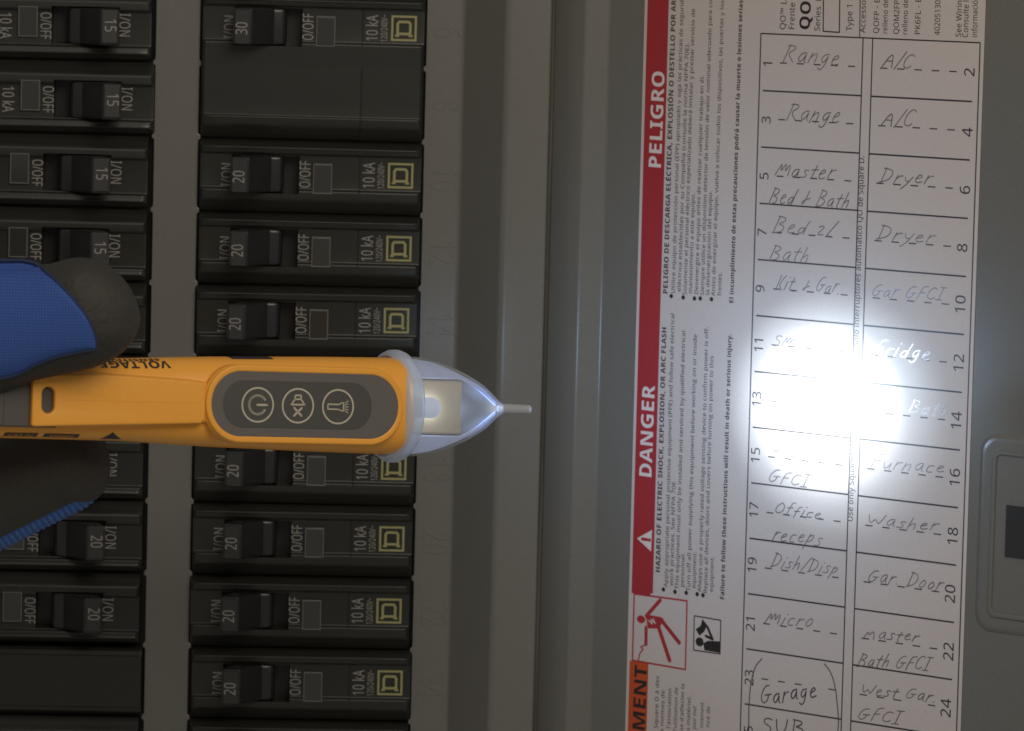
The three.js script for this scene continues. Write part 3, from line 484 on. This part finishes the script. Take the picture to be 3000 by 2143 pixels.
  const tailEnd = new RoundedBoxGeometry(12, 12.2, 6, 3, 0.5); tailEnd.translate(-107.8, -0.4, 7.4); mesh('tail_end', planarUV(tailEnd), M.darkPlastic, tester);
  // print wrapped round the barrel
  const wrap = (g, x0, f0, dir, k = 1 / 10.4) => { const p = g.attributes.position; for (let i = 0; i < p.count; i++) { const x = x0 + dir * p.getX(i), q = bodyPt(x, f0 - dir * -1 * p.getY(i) * k, 0.15); p.setXYZ(i, ...q); } g.computeVertexNormals(); return g; };
  mesh('body_print', wrap(textFlat('VOLTAGE DETECTOR', 2.5, 38, 'bold'), -60.6, 1.05, -1), M.ink, tester);
  mesh('body_print', wrap(textFlat('SENSITIVITY RANGE', 1.3, 26, 'bold'), -62.4, 1.26, -1), M.ink, tester);
  const patch = (x0, x1, f0, f1, m, name, out = 0.04) => mesh(name, grid(range(x0, x1, 12), range(f0, f1, 8), (x, f) => bodyPt(x, f, out), 1), m, tester);
  patch(-44.5, -34, 1.16, 1.5, M.ink, 'maker_patch');
  patch(-100, -92, -1.16, -0.92, M.ink, 'rating_box'); patch(-90.5, -82, -1.16, -0.92, M.ink, 'rating_box');
  mesh('body_print', wrap(textFlat('CAT IV', 0.9, 6, 'bold'), -99, -1.10, 1, 1 / 9), std([0.5, 0.22, 0.04], 0.6), tester); mesh('body_print', wrap(textFlat('1000V', 0.9, 6, 'bold'), -89.3, -1.10, 1, 1 / 9), std([0.5, 0.22, 0.04], 0.6), tester);
  mesh('warning_triangle', grid(range(0, 1, 8), range(0, 1, 10), (a, b) => bodyPt(-76.4 + 3.2 * b * 0.62 + (a) * 5.2 * (1 - b), -1.2 + 0.42 * b, 0.05), 1), M.ink, tester);
  // clear nose: collar ring, dome, probe rod; inside it a pale holder and the lamp
  const ringP = [[-2.6, 11.9], [-2.2, 12.8], [-1.2, 13.25], [0.2, 13.3], [1.4, 12.9], [2.2, 12.2], [2.6, 11.9], [2.6, 11.3], [0, 11.5], [-2.6, 11.9]];
  const outer = [[2.6, 11.6], [4, 11.75], [6.5, 11.6], [10, 11.0], [13.5, 9.95], [17, 8.6], [20.5, 6.95], [23, 5.45], [25, 3.95], [26.8, 2.45], [28.2, 1.5], [29.0, 1.2]];
  const rodP = [[27.4, 0.2], [27.6, 1.0], [29.4, 1.2], [33, 1.14], [35.6, 1.1], [36.1, 0.95], [36.35, 0.5], [36.4, 0.001]];
  const inside = [[2.6, 10.6], [6.5, 10.3], [10, 9.7], [13.5, 8.6], [17, 7.2], [20.5, 5.5], [23, 4.0], [25, 2.4], [26.4, 1.0], [26.8, 0.001]];
  const latheX = (pts, seg, sz) => { const g = new THREE.LatheGeometry(pts.map(([x, r]) => new THREE.Vector2(r, x)), seg); g.rotateZ(-Math.PI / 2); g.scale(1, 1, sz); return g; };
  const smooth = (pts, n) => new THREE.CatmullRomCurve3(pts.map(([x, r]) => new THREE.Vector3(x, r, 0))).getPoints(n).map((v) => [v.x, Math.max(0.0005, v.y)]);
  mesh('clear_nose', latheX(smooth(outer, 90), 72, 0.93), M.clear, tester);
  mesh('probe_rod', latheX(rodP, 24, 1), M.rod, tester);
  mesh('collar', latheX(ringP, 72, 0.93), M.collar, tester);
  const holder = new RoundedBoxGeometry(13.0, 12.8, 5, 3, 0.6); holder.translate(12.1, 0, -3.9); mesh('lamp_holder', holder, M.core, tester);
  // flat light guides between the holder and the wall
  const rAt = (x) => lerpT(outer, x);
  for (const q of [1, -1]) {
    const sh = new THREE.Shape(), xs = range(3.2, 27.2, 24); xs.forEach((x, i) => sh[i ? 'lineTo' : 'moveTo'](x, q * (rAt(x) - 0.45)));
    [...xs].reverse().forEach((x) => sh.lineTo(x, q * (x < 18.2 ? Math.min(6.7, rAt(x) - 1.6) : Math.max(0.25, rAt(x) - 1.5))));
    mesh('light_guide', new THREE.ExtrudeGeometry(sh, { depth: 0.5, bevelEnabled: true, bevelSize: 0.3, bevelOffset: -0.3, bevelThickness: 0.3, bevelSegments: 2 }).translate(0, 0, -1.2), M.guide, tester);
  }
  const led = new THREE.CapsuleGeometry(2.5, 2.4, 8, 24); led.rotateZ(Math.PI / 2); led.translate(8.6, -0.2, -0.5);
  mesh('lamp', led, new THREE.MeshStandardMaterial({ color: rgb(0.42, 0.43, 0.44), emissive: rgb(0.22, 0.26, 0.33), roughness: 0.3 }), tester);
  const bezel = new THREE.CylinderGeometry(2.6, 2.6, 1.4, 24); bezel.rotateZ(Math.PI / 2); bezel.translate(5.9, -0.2, -0.5); mesh('lamp_base', bezel, std([0.45, 0.47, 0.52], 0.4), tester);
  mesh('rear_bulkhead', latheX([[0.6, 10.4], [0.7, 0.001]], 48, 0.93), M.core, tester);
  // the lamp's own light: the beam through the nose and its wide spill
  const lampAt = new THREE.Vector3(36.9, 0, 0).applyMatrix4(new THREE.Matrix4().makeBasis(TX, TY, TZ).setPosition(TO)), spillAt = new THREE.Vector3(17, -0.3, -9.6).applyMatrix4(new THREE.Matrix4().makeBasis(TX, TY, TZ).setPosition(TO)), glowAt = new THREE.Vector3(9.4, -0.2, -0.5).applyMatrix4(new THREE.Matrix4().makeBasis(TX, TY, TZ).setPosition(TO));
  const [hu, hv] = onDoor(2405, 1200), hit = DO.clone().addScaledVector(DU, hu).addScaledVector(DV, hv);
  for (const [cd, ang, pen, c, spill] of [[0.05, 0.28, 1, [0.9, 0.96, 1]], [0.040, 0.38, 1, [0.7, 0.86, 1]], [0.006, 0.58, 1, [0.55, 0.78, 1]], [0.0085, 1.06, 1, [0.38, 0.62, 1], 1], [0.0045, 1.45, 1, [0.45, 0.66, 1], 1]]) {
    const sp = new THREE.SpotLight(rgb(...c), cd, 0, ang, pen, 2);
    sp.position.copy(spill ? spillAt : lampAt).multiplyScalar(MM); sp.target.position.copy(hit).multiplyScalar(MM); sp.castShadow = true; sp.shadow.radius = 0.06;
    sp.shadow.camera.near = 0.002; scene.add(sp, sp.target);
  }
  const glow = new THREE.PointLight(rgb(0.84, 0.9, 1), 0.0002, 0, 2); glow.position.copy(glowAt).multiplyScalar(MM); glow.castShadow = true; glow.shadow.radius = 0.08; scene.add(glow);
}

// ------------------------------------------------------------------ the gloved hand that holds it
const weave = (() => {
  const n = 256, cells = 16, d = new Uint8Array(n * n * 4);
  for (let y = 0; y < n; y++) for (let x = 0; x < n; x++) {
    const a = x / n * cells, b = y / n * cells, over = (Math.floor(a) + Math.floor(b)) % 2, fa = Math.abs(Math.sin(Math.PI * a)), fb = Math.abs(Math.sin(Math.PI * b)), v = over ? fa * (0.55 + 0.45 * fb) : fb * (0.55 + 0.45 * fa);
    const q = 200 + 55 * v; d.set([q, q, q, 255], (y * n + x) * 4);
  }
  const t = new THREE.DataTexture(d, n, n); t.wrapS = t.wrapT = THREE.RepeatWrapping; t.magFilter = THREE.LinearFilter; t.minFilter = THREE.LinearMipmapLinearFilter; t.generateMipmaps = true; t.needsUpdate = true; return t;
})();
const weaveTone = weave.clone(); weaveTone.colorSpace = THREE.SRGBColorSpace; weaveTone.needsUpdate = true;
const crease = noiseTexture(512, [[5, 1], [11, 0.8], [40, 0.35], [170, 0.16]], 0, 255);
const rubber = std([0.036, 0.034, 0.029], 0.7, { bumpMap: rep(crease, 1 / 34), bumpScale: 0.0006, map: rep(mottle, 1 / 25) });
const blueMesh = std([0.036, 0.10, 0.38], 0.85, { bumpMap: rep(weave, 1 / 10.5), bumpScale: 0.0003, map: rep(weaveTone, 1 / 10.5), sheen: 0.3, sheenColor: rgb(0.2, 0.3, 0.7), sheenRoughness: 0.6 });
const blueRib = std([0.045, 0.13, 0.38], 0.8);
{
  const hand = thing('gloved_hand', 'hand in a blue mesh work glove with grey rubber fingertips holding the tester', 'gloved hand');
  // thumb: outline followed along its length, oval section
  const ZT = 165, ip = (tab) => { const P = tab.map(([x, y]) => { const p = onZ(x, y, ZT); return [p.x, p.y]; }).sort((a, b) => a[0] - b[0]); return (x) => lerpT([[P[0][0] - 80, P[0][1]], ...P], x); };
  const top = ip([[-60, 785], [0, 784], [100, 784], [150, 772], [190, 760], [228, 753], [262, 756], [300, 768], [333, 789], [360, 814], [382, 843], [398, 876], [408, 910], [412, 935]]);
  const bot = ip([[-60, 1172], [0, 1153], [60, 1130], [105, 1112], [185, 1096], [270, 1078], [308, 1063], [340, 1046], [363, 1029], [385, 1005], [400, 978], [409, 952], [412, 935]]);
  const xt = onZ(412, 935, ZT).x;
  const depth = (x) => 10.5 * Math.sqrt(Math.min(1, Math.max(0, 1 - ((x - (xt - 15)) / 15 > 0 ? ((x - (xt - 15)) / 15) ** 2.2 : 0))));
  const xs = [...range(-168, xt - 15, 34), ...range(0, 1, 22).slice(1).map((q) => xt - 15 + 15 * Math.sin(q * Math.PI / 2))];
  const smoothF = (f, x) => (f(x - 1) + f(x - 0.5) + 2 * f(x) + f(x + 0.5) + f(x + 1)) / 6;
  const T = (x) => xt - x > 1.2 ? smoothF(top, x) : top(x), B = (x) => xt - x > 1.2 ? smoothF(bot, x) : bot(x);
  const sect = (x, a, o = 0) => { const yc = (T(x) + B(x)) / 2, b = (T(x) - B(x)) / 2 + o, c = depth(x) + o; return [x, yc + b * spow(Math.sin(a), 0.92), ZT + 1 + c * spow(Math.cos(a), 0.85)]; };
  const loft = (xs, n, f) => { const pos = [], uv = [], idx = []; xs.forEach((x) => { for (let j = 0; j <= n; j++) { const p = f(x, j / n * 2 * Math.PI); pos.push(...p); uv.push(p[0], p[1]); } }); for (let i = 0; i + 1 < xs.length; i++) for (let j = 0; j < n; j++) { const a = i * (n + 1) + j, b = a + n + 1; idx.push(a, b, b + 1, a, b + 1, a + 1); } const g = new THREE.BufferGeometry(); g.setAttribute('position', new THREE.Float32BufferAttribute(pos, 3)); g.setAttribute('uv', new THREE.Float32BufferAttribute(uv, 2)); g.setIndex(idx); g.computeVertexNormals(); return g; };
  const thumb = mesh('thumb', loft(xs, 56, (x, a) => sect(x, a)), rubber, hand); thumb.userData.label = 'grey rubber coated thumb tip of the glove';
  // blue fabric on the back of the thumb, a layer of its own
  const zb = ZT + 8, curve = (tab) => { const P = tab.map(([x, y]) => { const p = onZ(x, y, zb); return [p.x, p.y]; }).sort((a, b) => a[0] - b[0]); return (x) => lerpT([[P[0][0] - 80, P[0][1]], ...P], x); };
  const hi = curve([[-60, 772], [0, 771], [60, 770], [95, 778], [123, 794], [155, 816], [185, 842], [210, 868], [234, 897], [252, 921], [265, 946], [274, 970], [280, 995], [284, 1015]]), lo = curve([[-60, 1124], [0, 1106], [30, 1101], [62, 1090], [95, 1071], [123, 1058], [155, 1046], [185, 1037], [230, 1028], [262, 1022], [276, 1020], [284, 1017]]);
  const xe = onZ(284, 1016, zb).x, rows = 44, px = [...range(-168, xe - 6, 46), ...range(0, 1, 14).slice(1).map((q) => xe - 6 + 6 * q)];
  const pos = [], uv = [], idx = [];
  for (const x of px) for (let j = -1; j <= rows + 1; j++) {
    const q = Math.min(1, Math.max(0, j / rows)), y = lo(x) + (hi(x) - lo(x)) * q, yc = (T(x) + B(x)) / 2, b = (T(x) - B(x)) / 2, t = Math.min(0.995, Math.abs((y - yc) / b)), c = depth(x);
    const z = ZT + 1 + c * Math.pow(Math.sqrt(1 - t ** (2 / 0.92)), 0.85), edge = Math.min(1, Math.min(q, 1 - q) * 9, (xe - x) / 1.6 + 0.05);
    pos.push(x, y, z + (j < 0 || j > rows ? -1.2 : 0.25 + 0.75 * Math.sqrt(edge))); uv.push(x, y);
  }
  const w = rows + 3; for (let i = 0; i + 1 < px.length; i++) for (let j = 0; j + 1 < w; j++) { const a = i * w + j, b = a + w; idx.push(a, b, b + 1, a, b + 1, a + 1); }
  const pg = new THREE.BufferGeometry(); pg.setAttribute('position', new THREE.Float32BufferAttribute(pos, 3)); pg.setAttribute('uv', new THREE.Float32BufferAttribute(uv, 2)); pg.setIndex(idx); pg.computeVertexNormals();
  const tf = mesh('thumb_fabric', pg, blueMesh, thumb); tf.userData.label = 'blue woven mesh panel on the thumb';
  const seamPts = [], zOn = (x, y) => { const yc = (T(x) + B(x)) / 2, b = (T(x) - B(x)) / 2, t = Math.min(0.99, Math.abs((y - yc) / b)); return ZT + 1 + depth(x) * Math.pow(Math.sqrt(1 - t ** (2 / 0.92)), 0.85); };
  for (const x of range(-122, xe - 0.4, 30)) seamPts.push(new THREE.Vector3(x, hi(x) + 0.15, zOn(x, hi(x)) + 0.15)); for (const x of range(-122, xe - 0.4, 30).reverse()) seamPts.push(new THREE.Vector3(x, lo(x) - 0.15, zOn(x, lo(x)) + 0.15));
  mesh('seam', new THREE.TubeGeometry(new THREE.CatmullRomCurve3(seamPts, false, 'centripetal'), 220, 0.42, 8), std([0.016, 0.028, 0.075], 0.85), thumb);
  // forefinger below the tester
  const ZF = 128, L0 = onZ(0, 1605, ZF), L1 = onZ(255, 1488, ZF), dir = L1.clone().sub(L0).setZ(0).normalize(), nrm = new THREE.Vector3(-dir.y, dir.x, 0), R = 12.2;
  const base = L0.clone().addScaledVector(nrm, R), tipX = onZ(322, 1350, ZF).x - R, sTip = (tipX - base.x) / dir.x, tipC = base.clone().addScaledVector(dir, sTip);
  const fin = (s, a, o) => {                                  // s: mm back from the tip centre (negative: round end)
    const back = Math.max(s, 0), rr = (s < 0 ? Math.sqrt(Math.max(0, R * R - s * s)) : R + back * 0.03) + o * (s < 0 ? Math.sqrt(Math.max(0, 1 - (s / R) ** 2)) : 1), c = tipC.clone().addScaledVector(dir, -s - (s < 0 ? 0 : 0));
    return c.addScaledVector(nrm, rr * Math.cos(a)).add(new THREE.Vector3(0, 0, rr * 0.95 * Math.sin(a)));
  };
  const finger = (ss, angles, o, ridge) => { const pos = [], uv = [], idx = []; ss.forEach((s) => angles(s).forEach((a) => { const p = fin(s, a, o + (ridge ? ridge(s) : 0)); pos.push(p.x, p.y, p.z); uv.push(s, a * R); })); const n = angles(0).length; for (let i = 0; i + 1 < ss.length; i++) for (let j = 0; j + 1 < n; j++) { const q = i * n + j; idx.push(q, q + 1, q + n + 1, q, q + n + 1, q + n); } const g = new THREE.BufferGeometry(); g.setAttribute('position', new THREE.Float32BufferAttribute(pos, 3)); g.setAttribute('uv', new THREE.Float32BufferAttribute(uv, 2)); g.setIndex(idx); g.computeVertexNormals(); return g; };
  const tipS = range(0, 1, 16).map((q) => -R * Math.cos(q * Math.PI / 2) * 0.9999), full = range(0, 2 * Math.PI, 64);
  // coated shell: all round at the tip, open along the underside further back
  const cover = (s) => { const o = Math.min(1, Math.max(0, (s + 8) / 7)), g = 0.80 * o; return range(-Math.PI + g - 0.0, Math.PI - g, 64); };
  const shell = mesh('finger', finger([...tipS, ...range(0.5, 60, 40)], cover, 0.5), rubber, hand); shell.userData.label = 'grey rubber coated forefinger behind the tester';
  const rib = mesh('finger_fabric', finger([...range(-9, 50, 720)], () => range(0, 2 * Math.PI, 48), -0.35, (s) => 0.42 * Math.abs(Math.sin(Math.PI * s / 1.4))), blueRib, shell); rib.userData.label = 'blue ribbed edge of the glove finger';
  // heel of the hand, which joins thumb and finger beyond the frame
  const palm = new THREE.SphereGeometry(1, 40, 28); palm.scale(30, 42, 26); palm.translate(-182, -14, 148); mesh('palm', planarUV(palm), blueMesh, hand);
}
renderer.render(scene, camera);
